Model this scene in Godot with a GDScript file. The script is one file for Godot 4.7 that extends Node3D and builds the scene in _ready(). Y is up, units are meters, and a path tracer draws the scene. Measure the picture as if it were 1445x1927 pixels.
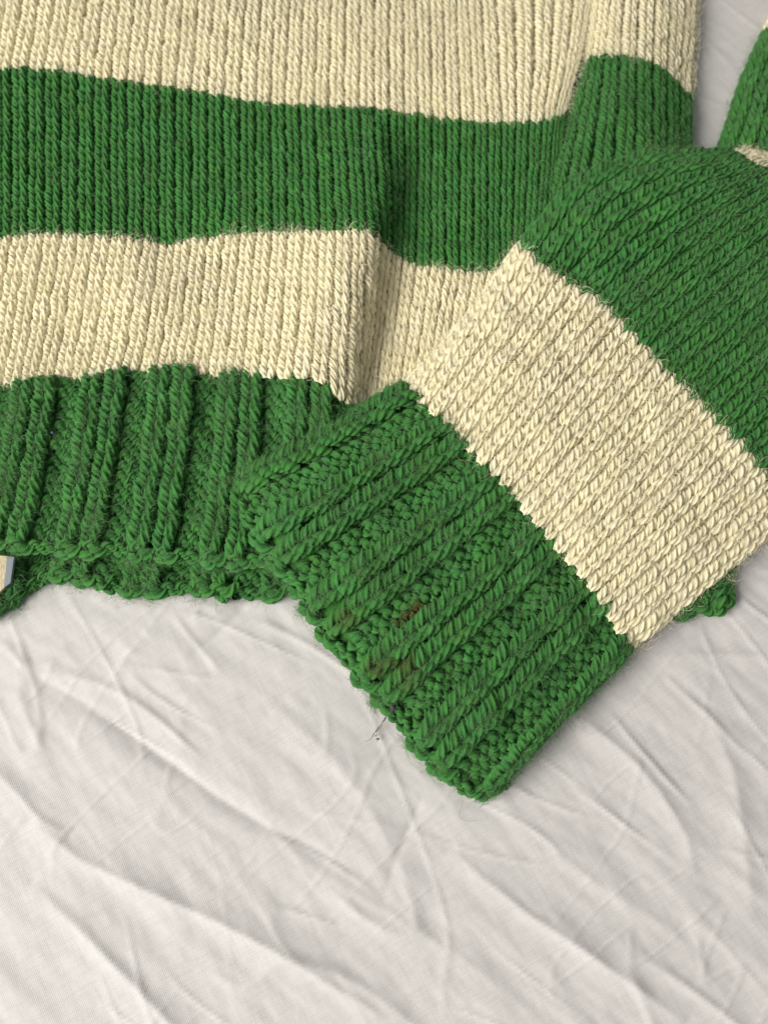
extends Node3D
# A striped wool sweater on a white cotton sheet: every knitted stitch is swept yarn.

const SIDES := 12
const STEPS := 9
const TWIST := 4.3
const WALE := 0.0052          # usual width of one knit column in metres
const ROW := 0.64             # height of a row against the width of a column

var rng := RandomNumberGenerator.new()
var soft := FastNoiseLite.new()
var green_wool: StandardMaterial3D
var cream_wool: StandardMaterial3D
var knit_shapes := []         # variants: {"v", "n", "uv", "count", "index"}
var open_shapes := []         # wider V, as on the stretched sleeve
var purl_shapes := []
var fluff_at := {"green": [], "cream": []}

func _ready() -> void:
	rng.seed = 4711
	# ---------------------------------------------------------------- camera, air, light
	var camera := Camera3D.new()
	camera.name = "camera"
	add_child(camera)
	var tilt := deg_to_rad(15.0)
	camera.position = Vector3(0, 0.24 * cos(tilt), 0.24 * sin(tilt))
	camera.rotation = Vector3(-(PI / 2 - tilt), 0, 0)
	var lens := CameraAttributesPhysical.new()
	lens.frustum_focal_length = 18.136
	lens.frustum_focus_distance = 0.222
	lens.exposure_aperture = 6.5
	lens.frustum_near = 0.01
	lens.frustum_far = 10.0
	camera.attributes = lens
	camera.fov = 66.99
	camera.near = 0.01
	camera.far = 10.0
	var around := WorldEnvironment.new()
	around.name = "surroundings"
	var air := Environment.new()
	air.background_mode = Environment.BG_COLOR
	air.background_color = Color(0.175, 0.174, 0.173).linear_to_srgb()
	air.tonemap_mode = Environment.TONE_MAPPER_LINEAR
	air.tonemap_exposure = 1.54
	air.sdfgi_enabled = true
	air.ssao_enabled = true
	air.ssil_enabled = true
	around.environment = air
	add_child(around)
	# the window: soft daylight from the left and a little from the viewer's side
	var window := AreaLight3D.new()
	window.name = "window_light"
	window.area_size = Vector2(0.9, 0.7)
	window.light_color = Color(1.0, 0.975, 0.94)
	window.light_energy = 2.3
	window.area_range = 8.0
	window.area_attenuation = 2.0
	window.shadow_enabled = true
	add_child(window)
	window.look_at_from_position(Vector3(-0.98, 0.82, 0.37), Vector3(0, 0, -0.02), Vector3.UP)

	# ---------------------------------------------------------------- shared things
	soft.seed = 12
	soft.frequency = 0.09
	soft.fractal_octaves = 3
	make_materials()
	for i in 6:
		knit_shapes.append(knit_shape())
		purl_shapes.append(purl_shape())
	for i in 6:
		open_shapes.append(knit_shape(1.0, 0.125, 0.355))
	# the body front: knit columns across, rows up from the hem (millimetres)
	var body := {"u": [-2, 0, 2, 4, 6, 8, 9.5, 11, 13, 15, 17, 19, 20, 21, 22, 23, 24, 25, 27, 29, 32, 35, 36.5, 38], "v": [0, 3, 6, 9, 12, 14.5, 16, 18, 22, 28, 35, 41, 47, 53], "p": [
		[Vector3(-135.1, 9.0, -37.9), Vector3(-124.5, 9.0, -38.2), Vector3(-113.9, 8.9, -38.5), Vector3(-103.6, 8.6, -41.2), Vector3(-92.8, 8.6, -41.0), Vector3(-82.2, 9.0, -44.0), Vector3(-74.0, 9.1, -43.1), Vector3(-66.0, 9.2, -43.6), Vector3(-55.0, 9.8, -42.1), Vector3(-44.0, 11.3, -41.1), Vector3(-33.0, 14.0, -39.8), Vector3(-22.2, 16.2, -38.2), Vector3(-16.9, 16.5, -35.5), Vector3(-11.9, 13.7, -31.2), Vector3(-8.9, 9.3, -30.6), Vector3(-6.4, 7.3, -29.5), Vector3(-3.7, 7.6, -27.6), Vector3(-0.4, 8.4, -26.6), Vector3(6.1, 9.0, -25.2), Vector3(13.5, 9.0, -24.7), Vector3(24.4, 9.0, -24.0), Vector3(35.1, 9.0, -23.4), Vector3(40.3, 9.0, -23.0), Vector3(45.2, 9.0, -22.7)],
		[Vector3(-134.4, 9.0, -47.4), Vector3(-123.7, 9.0, -47.8), Vector3(-113.1, 8.9, -48.2), Vector3(-103.0, 7.9, -50.8), Vector3(-92.2, 8.0, -50.4), Vector3(-81.2, 9.2, -52.1), Vector3(-73.1, 9.4, -51.0), Vector3(-65.1, 9.4, -51.9), Vector3(-54.3, 9.7, -51.0), Vector3(-43.4, 11.2, -50.2), Vector3(-32.4, 13.9, -48.8), Vector3(-21.7, 16.7, -47.0), Vector3(-16.5, 17.2, -44.6), Vector3(-11.4, 15.7, -40.9), Vector3(-8.1, 10.7, -41.2), Vector3(-5.2, 7.5, -40.4), Vector3(-2.3, 7.2, -38.2), Vector3(1.0, 8.1, -36.8), Vector3(8.2, 9.0, -35.1), Vector3(16.0, 9.0, -34.3), Vector3(27.3, 9.0, -33.8), Vector3(38.0, 9.0, -33.3), Vector3(43.0, 9.0, -33.1), Vector3(47.3, 9.0, -32.9)],
		[Vector3(-134.0, 9.0, -57.1), Vector3(-123.3, 9.0, -57.6), Vector3(-112.7, 8.9, -58.1), Vector3(-102.4, 8.1, -60.0), Vector3(-91.5, 8.5, -59.4), Vector3(-80.3, 10.3, -60.0), Vector3(-72.1, 10.6, -58.6), Vector3(-64.4, 10.0, -60.0), Vector3(-53.8, 9.7, -60.0), Vector3(-43.0, 11.0, -59.4), Vector3(-32.0, 13.8, -57.9), Vector3(-21.3, 16.9, -56.0), Vector3(-16.1, 17.8, -54.0), Vector3(-11.0, 17.4, -50.7), Vector3(-7.4, 12.6, -51.6), Vector3(-4.3, 8.1, -51.3), Vector3(-1.2, 6.9, -49.1), Vector3(2.2, 7.7, -47.4), Vector3(9.9, 8.9, -45.1), Vector3(18.0, 9.0, -44.2), Vector3(29.8, 9.0, -43.8), Vector3(40.5, 9.0, -43.5), Vector3(45.2, 9.0, -43.4), Vector3(49.1, 9.0, -43.2)],
		[Vector3(-133.8, 9.0, -67.0), Vector3(-123.1, 9.0, -67.5), Vector3(-112.4, 9.0, -68.2), Vector3(-101.7, 8.8, -69.2), Vector3(-90.7, 9.4, -68.4), Vector3(-79.4, 11.2, -68.0), Vector3(-71.3, 11.5, -66.4), Vector3(-63.8, 10.5, -68.3), Vector3(-53.4, 9.7, -69.2), Vector3(-42.6, 10.8, -68.9), Vector3(-31.7, 13.5, -67.4), Vector3(-21.0, 16.9, -65.3), Vector3(-15.8, 18.1, -63.6), Vector3(-10.7, 18.4, -61.1), Vector3(-6.8, 14.7, -62.0), Vector3(-3.4, 9.2, -62.2), Vector3(-0.2, 6.9, -60.1), Vector3(3.3, 7.3, -58.2), Vector3(11.5, 8.9, -55.4), Vector3(20.0, 9.0, -54.2), Vector3(32.2, 9.0, -54.0), Vector3(42.9, 9.0, -53.9), Vector3(47.4, 9.0, -53.9), Vector3(50.9, 9.0, -53.8)],
		[Vector3(-133.6, 9.0, -77.2), Vector3(-122.9, 9.0, -77.7), Vector3(-112.1, 9.0, -78.5), Vector3(-101.3, 9.0, -78.9), Vector3(-90.3, 9.4, -78.1), Vector3(-79.3, 10.4, -77.2), Vector3(-71.2, 10.4, -75.6), Vector3(-63.6, 9.9, -77.5), Vector3(-53.1, 9.5, -78.7), Vector3(-42.3, 10.5, -78.7), Vector3(-31.5, 13.0, -77.2), Vector3(-20.8, 16.4, -75.2), Vector3(-15.6, 17.8, -73.9), Vector3(-10.5, 18.4, -72.2), Vector3(-6.2, 16.4, -72.7), Vector3(-2.6, 10.7, -73.0), Vector3(0.8, 7.2, -71.1), Vector3(4.4, 6.9, -69.2), Vector3(13.1, 8.8, -66.0), Vector3(21.9, 9.0, -64.5), Vector3(34.5, 9.0, -64.4), Vector3(45.2, 9.0, -64.6), Vector3(49.5, 9.0, -64.6), Vector3(52.6, 9.0, -64.7)],
		[Vector3(-133.5, 9.0, -85.8), Vector3(-122.8, 9.0, -86.4), Vector3(-112.0, 9.0, -87.3), Vector3(-101.0, 9.0, -87.1), Vector3(-90.1, 9.1, -86.4), Vector3(-79.5, 9.0, -85.4), Vector3(-71.6, 8.2, -84.2), Vector3(-63.6, 8.7, -85.7), Vector3(-52.9, 9.4, -86.7), Vector3(-42.1, 10.3, -86.9), Vector3(-31.3, 12.6, -85.6), Vector3(-20.6, 16.0, -83.6), Vector3(-15.4, 17.5, -82.6), Vector3(-10.3, 18.3, -81.7), Vector3(-5.7, 17.5, -81.9), Vector3(-1.9, 12.2, -81.9), Vector3(1.7, 7.8, -80.3), Vector3(5.3, 6.8, -78.5), Vector3(14.4, 8.7, -75.0), Vector3(23.5, 9.0, -73.2), Vector3(36.4, 9.0, -73.3), Vector3(47.1, 9.0, -73.6), Vector3(51.3, 9.0, -73.8), Vector3(54.1, 9.0, -73.9)],
		[Vector3(-133.5, 9.0, -91.0), Vector3(-122.7, 9.0, -91.7), Vector3(-111.9, 9.0, -92.6), Vector3(-100.9, 9.0, -92.2), Vector3(-90.0, 9.1, -91.5), Vector3(-79.5, 8.4, -90.3), Vector3(-71.7, 7.1, -89.3), Vector3(-63.5, 8.2, -90.6), Vector3(-52.7, 9.3, -91.6), Vector3(-41.9, 10.2, -91.9), Vector3(-31.2, 12.4, -90.7), Vector3(-20.5, 15.7, -88.7), Vector3(-15.3, 17.3, -87.9), Vector3(-10.2, 18.3, -87.5), Vector3(-5.5, 18.0, -87.6), Vector3(-1.5, 13.1, -87.2), Vector3(2.2, 8.3, -85.8), Vector3(5.9, 6.8, -84.1), Vector3(15.2, 8.6, -80.5), Vector3(24.5, 9.0, -78.5), Vector3(37.6, 9.0, -78.7), Vector3(48.3, 9.0, -79.1), Vector3(52.3, 9.0, -79.4), Vector3(54.9, 9.0, -79.5)],
		[Vector3(-134.3, 9.0, -97.4), Vector3(-123.5, 9.0, -98.0), Vector3(-112.6, 9.0, -98.9), Vector3(-101.5, 9.0, -98.3), Vector3(-90.6, 9.0, -97.5), Vector3(-79.9, 8.5, -96.2), Vector3(-72.1, 7.4, -95.1), Vector3(-63.9, 8.4, -96.1), Vector3(-53.0, 9.4, -96.8), Vector3(-42.2, 10.1, -96.9), Vector3(-31.5, 12.0, -95.7), Vector3(-20.8, 15.2, -93.7), Vector3(-15.6, 16.8, -92.9), Vector3(-10.5, 17.9, -92.3), Vector3(-5.8, 18.2, -91.9), Vector3(-1.6, 14.5, -91.2), Vector3(2.1, 9.2, -90.5), Vector3(6.0, 6.9, -89.6), Vector3(15.3, 8.4, -86.1), Vector3(24.6, 9.0, -84.1), Vector3(37.9, 9.0, -84.1), Vector3(48.9, 9.0, -84.6), Vector3(53.1, 9.0, -85.0), Vector3(55.7, 9.0, -85.2)],
		[Vector3(-136.1, 9.0, -110.6), Vector3(-125.1, 9.0, -111.2), Vector3(-114.0, 9.0, -111.8), Vector3(-102.8, 9.0, -111.0), Vector3(-91.7, 9.0, -109.8), Vector3(-80.7, 9.1, -108.0), Vector3(-72.4, 9.3, -106.2), Vector3(-64.3, 9.6, -107.0), Vector3(-53.5, 9.9, -107.3), Vector3(-42.6, 10.3, -107.0), Vector3(-32.1, 11.5, -106.0), Vector3(-21.5, 14.2, -104.1), Vector3(-16.3, 15.7, -103.1), Vector3(-11.2, 17.1, -102.2), Vector3(-6.3, 17.8, -101.5), Vector3(-2.0, 16.6, -99.6), Vector3(2.0, 11.4, -99.9), Vector3(6.2, 7.6, -100.5), Vector3(15.6, 7.9, -98.0), Vector3(24.9, 9.0, -95.6), Vector3(38.4, 9.0, -95.5), Vector3(50.2, 9.0, -95.9), Vector3(54.7, 9.0, -96.7), Vector3(57.3, 9.0, -97.1)],
		[Vector3(-139.0, 9.0, -131.8), Vector3(-127.7, 9.0, -132.3), Vector3(-116.4, 9.0, -132.5), Vector3(-104.9, 9.0, -131.3), Vector3(-93.5, 9.1, -129.6), Vector3(-82.2, 9.2, -127.5), Vector3(-73.7, 9.5, -125.8), Vector3(-65.4, 9.8, -125.5), Vector3(-54.4, 10.1, -124.5), Vector3(-43.4, 10.1, -123.3), Vector3(-33.1, 10.6, -122.5), Vector3(-22.7, 12.1, -121.1), Vector3(-17.5, 13.2, -120.2), Vector3(-12.3, 14.3, -119.3), Vector3(-7.3, 15.1, -118.4), Vector3(-2.6, 15.4, -116.4), Vector3(1.9, 13.0, -116.0), Vector3(6.5, 9.3, -117.4), Vector3(16.1, 7.8, -116.6), Vector3(25.4, 8.9, -114.1), Vector3(39.3, 9.0, -113.6), Vector3(52.2, 9.0, -114.1), Vector3(57.2, 9.0, -115.4), Vector3(59.7, 9.0, -116.1)],
		[Vector3(-142.5, 9.2, -158.5), Vector3(-130.9, 9.2, -159.0), Vector3(-119.2, 9.2, -158.6), Vector3(-107.4, 9.2, -156.9), Vector3(-95.7, 9.2, -154.5), Vector3(-84.2, 9.3, -152.3), Vector3(-75.6, 9.3, -151.1), Vector3(-67.1, 9.3, -149.6), Vector3(-55.8, 9.4, -147.1), Vector3(-44.5, 9.4, -144.5), Vector3(-34.3, 9.4, -143.5), Vector3(-24.1, 9.7, -142.9), Vector3(-19.0, 9.8, -142.5), Vector3(-13.8, 10.0, -142.2), Vector3(-8.6, 10.1, -141.6), Vector3(-3.5, 10.2, -141.2), Vector3(1.7, 9.9, -140.6), Vector3(6.9, 9.4, -140.3), Vector3(16.5, 9.0, -138.8), Vector3(26.1, 9.2, -137.1), Vector3(40.3, 9.2, -136.2), Vector3(54.6, 9.2, -136.8), Vector3(60.3, 9.2, -138.8), Vector3(62.7, 9.2, -139.9)],
		[Vector3(-141.9, 10.0, -178.0), Vector3(-130.3, 10.0, -178.6), Vector3(-118.7, 10.0, -178.3), Vector3(-107.0, 10.0, -176.7), Vector3(-95.3, 10.0, -174.2), Vector3(-83.9, 10.0, -172.0), Vector3(-75.3, 10.0, -170.9), Vector3(-66.9, 10.0, -169.5), Vector3(-55.6, 10.0, -167.0), Vector3(-44.4, 10.0, -164.4), Vector3(-34.2, 10.1, -163.3), Vector3(-24.0, 10.3, -162.8), Vector3(-19.0, 10.4, -162.5), Vector3(-13.8, 10.5, -162.3), Vector3(-8.6, 10.6, -161.8), Vector3(-3.5, 10.6, -161.4), Vector3(1.7, 10.5, -160.8), Vector3(6.9, 10.1, -160.3), Vector3(16.4, 9.9, -158.7), Vector3(26.0, 10.0, -157.1), Vector3(40.2, 10.0, -156.3), Vector3(57.8, 10.0, -157.0), Vector3(65.8, 10.0, -159.8), Vector3(69.4, 10.0, -163.1)],
		[Vector3(-142.8, 8.3, -201.2), Vector3(-131.2, 8.3, -201.9), Vector3(-119.5, 8.3, -201.7), Vector3(-107.7, 8.3, -200.1), Vector3(-96.0, 8.3, -197.6), Vector3(-84.5, 8.3, -195.3), Vector3(-75.9, 8.3, -194.2), Vector3(-67.3, 8.3, -192.8), Vector3(-56.0, 8.3, -190.2), Vector3(-44.7, 8.3, -187.6), Vector3(-34.4, 8.3, -186.7), Vector3(-24.2, 8.4, -186.3), Vector3(-19.1, 8.5, -186.1), Vector3(-13.9, 8.5, -185.9), Vector3(-8.7, 8.6, -185.5), Vector3(-3.5, 8.6, -185.1), Vector3(1.7, 8.5, -184.4), Vector3(6.9, 8.3, -183.8), Vector3(16.5, 8.2, -182.1), Vector3(26.1, 8.3, -180.5), Vector3(40.5, 8.3, -179.8), Vector3(60.6, 8.3, -180.7), Vector3(70.3, 8.3, -183.6), Vector3(74.7, 8.3, -186.7)],
		[Vector3(-145.4, 3.5, -227.4), Vector3(-133.6, 3.5, -228.2), Vector3(-121.7, 3.5, -227.9), Vector3(-109.7, 3.5, -226.2), Vector3(-97.7, 3.5, -223.6), Vector3(-86.0, 3.5, -221.2), Vector3(-77.3, 3.5, -220.0), Vector3(-68.6, 3.5, -218.5), Vector3(-57.0, 3.5, -215.8), Vector3(-45.5, 3.5, -213.0), Vector3(-35.1, 3.5, -212.0), Vector3(-24.7, 3.5, -211.7), Vector3(-19.5, 3.5, -211.6), Vector3(-14.2, 3.5, -211.4), Vector3(-8.9, 3.5, -211.1), Vector3(-3.6, 3.5, -210.7), Vector3(1.7, 3.5, -209.8), Vector3(7.0, 3.5, -209.0), Vector3(16.8, 3.5, -207.0), Vector3(26.6, 3.5, -205.4), Vector3(41.2, 3.5, -204.7), Vector3(63.5, 3.5, -205.6), Vector3(74.6, 3.5, -208.6), Vector3(79.6, 3.5, -211.5)],
	]}
	var flank := {"u": [-1, 0, 1, 2, 3, 4, 5, 6, 7, 8, 9, 10], "v": [-15, -10, -5, 0, 4, 8, 12, 16], "p": [
		[Vector3(52.3, 5.0, -109.7), Vector3(55.5, 8.5, -108.3), Vector3(60.3, 11.5, -109.1), Vector3(67.3, 13.0, -108.7), Vector3(74.9, 13.2, -108.0), Vector3(83.0, 12.4, -107.8), Vector3(88.8, 10.8, -106.9), Vector3(94.2, 8.6, -105.1), Vector3(99.1, 6.0, -102.7), Vector3(103.6, 3.6, -100.3), Vector3(103.9, 1.2, -99.5), Vector3(100.4, 0.8, -98.1)],
		[Vector3(58.2, 5.0, -127.0), Vector3(60.4, 8.5, -125.4), Vector3(64.2, 11.5, -126.1), Vector3(70.4, 13.0, -125.6), Vector3(77.2, 13.2, -124.8), Vector3(84.5, 12.4, -124.7), Vector3(90.3, 10.8, -123.9), Vector3(95.8, 8.6, -122.1), Vector3(100.8, 6.0, -119.7), Vector3(105.3, 3.6, -117.4), Vector3(105.6, 1.2, -116.7), Vector3(102.1, 0.8, -115.2)],
		[Vector3(64.2, 5.0, -145.0), Vector3(65.4, 8.5, -143.1), Vector3(68.2, 11.5, -143.6), Vector3(73.5, 13.0, -143.1), Vector3(79.5, 13.2, -142.3), Vector3(85.9, 12.4, -142.1), Vector3(91.9, 10.8, -141.4), Vector3(97.4, 8.6, -139.7), Vector3(102.5, 6.0, -137.4), Vector3(107.1, 3.6, -135.0), Vector3(107.4, 1.2, -134.4), Vector3(103.8, 0.8, -133.0)],
		[Vector3(70.4, 5.0, -163.5), Vector3(70.6, 8.5, -161.4), Vector3(72.4, 11.5, -161.8), Vector3(76.8, 13.0, -161.2), Vector3(81.9, 13.2, -160.3), Vector3(87.5, 12.4, -160.2), Vector3(93.5, 10.8, -159.6), Vector3(99.1, 8.6, -157.9), Vector3(104.3, 6.0, -155.6), Vector3(109.0, 3.6, -153.3), Vector3(109.3, 1.2, -152.8), Vector3(105.6, 0.8, -151.3)],
		[Vector3(73.4, 5.0, -177.3), Vector3(73.1, 8.5, -175.0), Vector3(74.7, 11.5, -175.3), Vector3(78.8, 13.0, -174.7), Vector3(83.6, 13.2, -173.7), Vector3(89.0, 12.4, -173.7), Vector3(95.1, 10.8, -173.0), Vector3(100.8, 8.6, -171.4), Vector3(106.4, 6.0, -169.1), Vector3(111.1, 3.6, -166.9), Vector3(111.4, 1.2, -166.4), Vector3(107.7, 0.8, -164.9)],
		[Vector3(76.4, 5.0, -191.5), Vector3(75.8, 8.5, -189.0), Vector3(77.1, 11.5, -189.2), Vector3(80.9, 13.0, -188.5), Vector3(85.4, 13.2, -187.5), Vector3(90.5, 12.4, -187.5), Vector3(96.7, 10.8, -186.9), Vector3(102.5, 8.6, -185.3), Vector3(108.5, 6.0, -183.1), Vector3(113.2, 3.6, -180.8), Vector3(113.5, 1.2, -180.4), Vector3(109.8, 0.8, -178.9)],
		[Vector3(79.6, 4.7, -206.4), Vector3(78.7, 8.2, -203.7), Vector3(79.6, 11.2, -203.8), Vector3(83.1, 12.7, -203.0), Vector3(87.4, 12.9, -202.0), Vector3(92.2, 12.1, -202.0), Vector3(98.5, 10.5, -201.5), Vector3(104.4, 8.3, -199.9), Vector3(110.8, 5.7, -197.7), Vector3(115.6, 3.3, -195.5), Vector3(115.9, 0.9, -195.2), Vector3(112.1, 0.5, -193.6)],
		[Vector3(83.1, 3.7, -222.5), Vector3(81.8, 7.2, -219.7), Vector3(82.4, 10.2, -219.7), Vector3(85.7, 11.7, -218.8), Vector3(89.7, 11.9, -217.8), Vector3(94.3, 11.1, -217.8), Vector3(100.6, 9.5, -217.3), Vector3(106.6, 7.3, -215.7), Vector3(113.5, 4.7, -213.5), Vector3(118.4, 2.3, -211.3), Vector3(118.4, 0.5, -210.4), Vector3(114.3, 0.5, -208.3)],
	]}
	var hem := {"u": [-3, 0, 3, 6, 9, 12, 15, 18, 20, 21, 22, 24, 27], "v": [-2, 0, 2, 5, 9, 13, 16], "p": [
		[Vector3(-148.4, 6.0, 8.2), Vector3(-131.8, 6.0, 9.0), Vector3(-115.2, 6.0, 10.3), Vector3(-98.6, 6.0, 12.1), Vector3(-82.2, 6.0, 12.0), Vector3(-65.7, 6.0, 13.8), Vector3(-49.3, 5.9, 15.4), Vector3(-33.0, 5.6, 16.0), Vector3(-22.1, 5.5, 16.3), Vector3(-16.6, 5.6, 16.4), Vector3(-12.5, 5.7, 16.6), Vector3(-4.3, 5.9, 16.8), Vector3(7.8, 6.0, 17.1)],
		[Vector3(-143.9, 9.5, 10.8), Vector3(-127.8, 9.5, 11.6), Vector3(-111.6, 9.5, 12.8), Vector3(-95.4, 9.5, 14.6), Vector3(-79.5, 9.5, 14.5), Vector3(-63.4, 9.5, 16.3), Vector3(-47.4, 9.5, 17.8), Vector3(-31.5, 9.5, 18.5), Vector3(-20.9, 9.5, 18.8), Vector3(-15.6, 9.5, 18.9), Vector3(-11.6, 9.5, 19.0), Vector3(-3.6, 9.5, 19.2), Vector3(8.1, 9.5, 19.5)],
		[Vector3(-142.0, 11.0, 5.4), Vector3(-126.0, 11.0, 6.1), Vector3(-110.0, 11.0, 7.0), Vector3(-94.0, 11.0, 8.4), Vector3(-78.2, 11.0, 8.1), Vector3(-62.3, 11.0, 9.6), Vector3(-46.4, 11.1, 11.1), Vector3(-30.6, 11.4, 11.9), Vector3(-20.1, 11.5, 12.5), Vector3(-14.8, 11.4, 13.2), Vector3(-10.9, 11.3, 13.6), Vector3(-3.0, 11.1, 14.2), Vector3(8.6, 11.0, 14.6)],
		[Vector3(-140.2, 11.8, -3.1), Vector3(-124.4, 11.8, -2.6), Vector3(-108.5, 11.8, -2.2), Vector3(-92.7, 11.8, -1.3), Vector3(-77.0, 11.8, -2.1), Vector3(-61.2, 11.8, -0.9), Vector3(-45.3, 12.0, 0.7), Vector3(-29.5, 12.8, 1.7), Vector3(-19.1, 13.0, 2.6), Vector3(-13.9, 12.9, 4.2), Vector3(-10.0, 12.6, 5.1), Vector3(-2.2, 12.1, 6.2), Vector3(9.3, 11.8, 6.8)],
		[Vector3(-139.1, 11.8, -15.0), Vector3(-123.3, 11.8, -14.8), Vector3(-107.6, 11.8, -15.0), Vector3(-91.8, 11.8, -14.8), Vector3(-76.2, 11.8, -16.2), Vector3(-60.3, 11.8, -15.5), Vector3(-44.4, 12.2, -13.9), Vector3(-28.5, 13.6, -12.5), Vector3(-18.1, 14.0, -11.1), Vector3(-12.9, 13.7, -8.2), Vector3(-9.1, 13.2, -6.7), Vector3(-1.3, 12.3, -4.9), Vector3(10.2, 11.8, -4.1)],
		[Vector3(-139.3, 10.8, -27.6), Vector3(-123.5, 10.8, -27.7), Vector3(-107.7, 10.8, -28.7), Vector3(-91.9, 10.8, -29.2), Vector3(-76.2, 10.8, -31.3), Vector3(-60.2, 10.8, -31.0), Vector3(-44.1, 11.4, -29.4), Vector3(-28.0, 13.4, -27.5), Vector3(-17.4, 14.0, -25.5), Vector3(-12.2, 13.6, -21.2), Vector3(-8.4, 12.8, -19.1), Vector3(-0.7, 11.5, -16.6), Vector3(11.0, 10.8, -15.6)],
		[Vector3(-140.2, 9.5, -37.5), Vector3(-124.2, 9.5, -38.0), Vector3(-108.4, 9.5, -39.5), Vector3(-92.4, 9.5, -40.5), Vector3(-76.6, 9.5, -43.2), Vector3(-60.5, 9.5, -43.3), Vector3(-44.2, 10.2, -41.6), Vector3(-27.8, 12.7, -39.3), Vector3(-17.1, 13.4, -36.8), Vector3(-11.8, 12.9, -31.5), Vector3(-8.0, 12.0, -28.9), Vector3(-0.2, 10.3, -25.8), Vector3(11.5, 9.5, -24.6)],
	]}
	var rear := {"u": [-1, 1, 2, 3, 4, 5, 6, 7, 8, 9, 10, 11, 12, 13, 14, 15, 16, 18, 21], "v": [-1, 0, 1, 3, 6], "p": [
		[Vector3(-134.8, 0.5, 37.6), Vector3(-125.1, 0.5, 33.6), Vector3(-120.2, 0.5, 31.6), Vector3(-115.3, 0.5, 29.3), Vector3(-110.7, 0.5, 24.7), Vector3(-105.9, 0.5, 21.7), Vector3(-100.9, 0.5, 19.6), Vector3(-95.7, 0.5, 19.5), Vector3(-90.3, 0.5, 20.9), Vector3(-84.9, 0.5, 22.7), Vector3(-79.5, 0.5, 24.2), Vector3(-74.4, 0.5, 23.8), Vector3(-69.1, 0.5, 24.3), Vector3(-63.9, 0.5, 24.5), Vector3(-58.7, 0.5, 23.7), Vector3(-53.5, 0.5, 24.1), Vector3(-48.3, 0.5, 24.8), Vector3(-37.9, 0.5, 25.0), Vector3(-22.3, 0.5, 24.5)],
		[Vector3(-133.3, 1.6, 39.0), Vector3(-123.7, 1.6, 35.0), Vector3(-118.8, 1.6, 33.0), Vector3(-114.0, 1.6, 30.8), Vector3(-109.4, 1.6, 26.2), Vector3(-104.6, 1.6, 23.1), Vector3(-99.6, 1.6, 21.1), Vector3(-94.4, 1.6, 21.0), Vector3(-89.1, 1.6, 22.4), Vector3(-83.7, 1.6, 24.2), Vector3(-78.4, 1.6, 25.6), Vector3(-73.3, 1.6, 25.3), Vector3(-68.1, 1.6, 25.7), Vector3(-62.9, 1.6, 25.9), Vector3(-57.7, 1.6, 25.2), Vector3(-52.5, 1.6, 25.5), Vector3(-47.3, 1.6, 26.3), Vector3(-37.0, 1.6, 26.5), Vector3(-21.5, 1.6, 26.0)],
		[Vector3(-132.6, 2.6, 35.8), Vector3(-123.0, 2.6, 31.8), Vector3(-118.1, 2.6, 29.8), Vector3(-113.3, 2.6, 27.6), Vector3(-108.7, 2.6, 23.0), Vector3(-103.9, 2.6, 19.9), Vector3(-98.9, 2.6, 17.9), Vector3(-93.7, 2.6, 17.8), Vector3(-88.4, 2.6, 19.2), Vector3(-83.0, 2.6, 21.0), Vector3(-77.7, 2.6, 22.4), Vector3(-72.6, 2.6, 22.0), Vector3(-67.4, 2.6, 22.5), Vector3(-62.2, 2.6, 22.7), Vector3(-57.1, 2.6, 22.0), Vector3(-51.9, 2.6, 22.3), Vector3(-46.7, 2.6, 23.1), Vector3(-36.3, 2.6, 23.3), Vector3(-20.8, 2.6, 22.8)],
		[Vector3(-132.2, 2.8, 29.2), Vector3(-122.5, 2.8, 25.2), Vector3(-117.6, 2.8, 23.2), Vector3(-112.8, 2.8, 20.9), Vector3(-108.1, 2.8, 16.2), Vector3(-103.3, 2.8, 13.1), Vector3(-98.3, 2.8, 11.0), Vector3(-93.1, 2.8, 11.0), Vector3(-87.7, 2.8, 12.4), Vector3(-82.3, 2.8, 14.2), Vector3(-77.0, 2.8, 15.7), Vector3(-71.8, 2.8, 15.3), Vector3(-66.6, 2.8, 15.8), Vector3(-61.3, 2.8, 16.0), Vector3(-56.2, 2.8, 15.2), Vector3(-50.9, 2.8, 15.5), Vector3(-45.7, 2.8, 16.3), Vector3(-35.3, 2.8, 16.5), Vector3(-19.7, 2.8, 16.0)],
		[Vector3(-131.9, 2.6, 19.1), Vector3(-122.1, 2.6, 15.0), Vector3(-117.2, 2.6, 12.9), Vector3(-112.2, 2.6, 10.6), Vector3(-107.5, 2.6, 5.8), Vector3(-102.6, 2.6, 2.6), Vector3(-97.6, 2.6, 0.5), Vector3(-92.3, 2.6, 0.4), Vector3(-86.8, 2.6, 1.8), Vector3(-81.4, 2.6, 3.7), Vector3(-76.0, 2.6, 5.2), Vector3(-70.7, 2.6, 4.8), Vector3(-65.4, 2.6, 5.3), Vector3(-60.1, 2.6, 5.5), Vector3(-54.9, 2.6, 4.7), Vector3(-49.6, 2.6, 5.1), Vector3(-44.3, 2.6, 5.9), Vector3(-33.8, 2.6, 6.1), Vector3(-18.0, 2.6, 5.6)],
	]}
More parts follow.
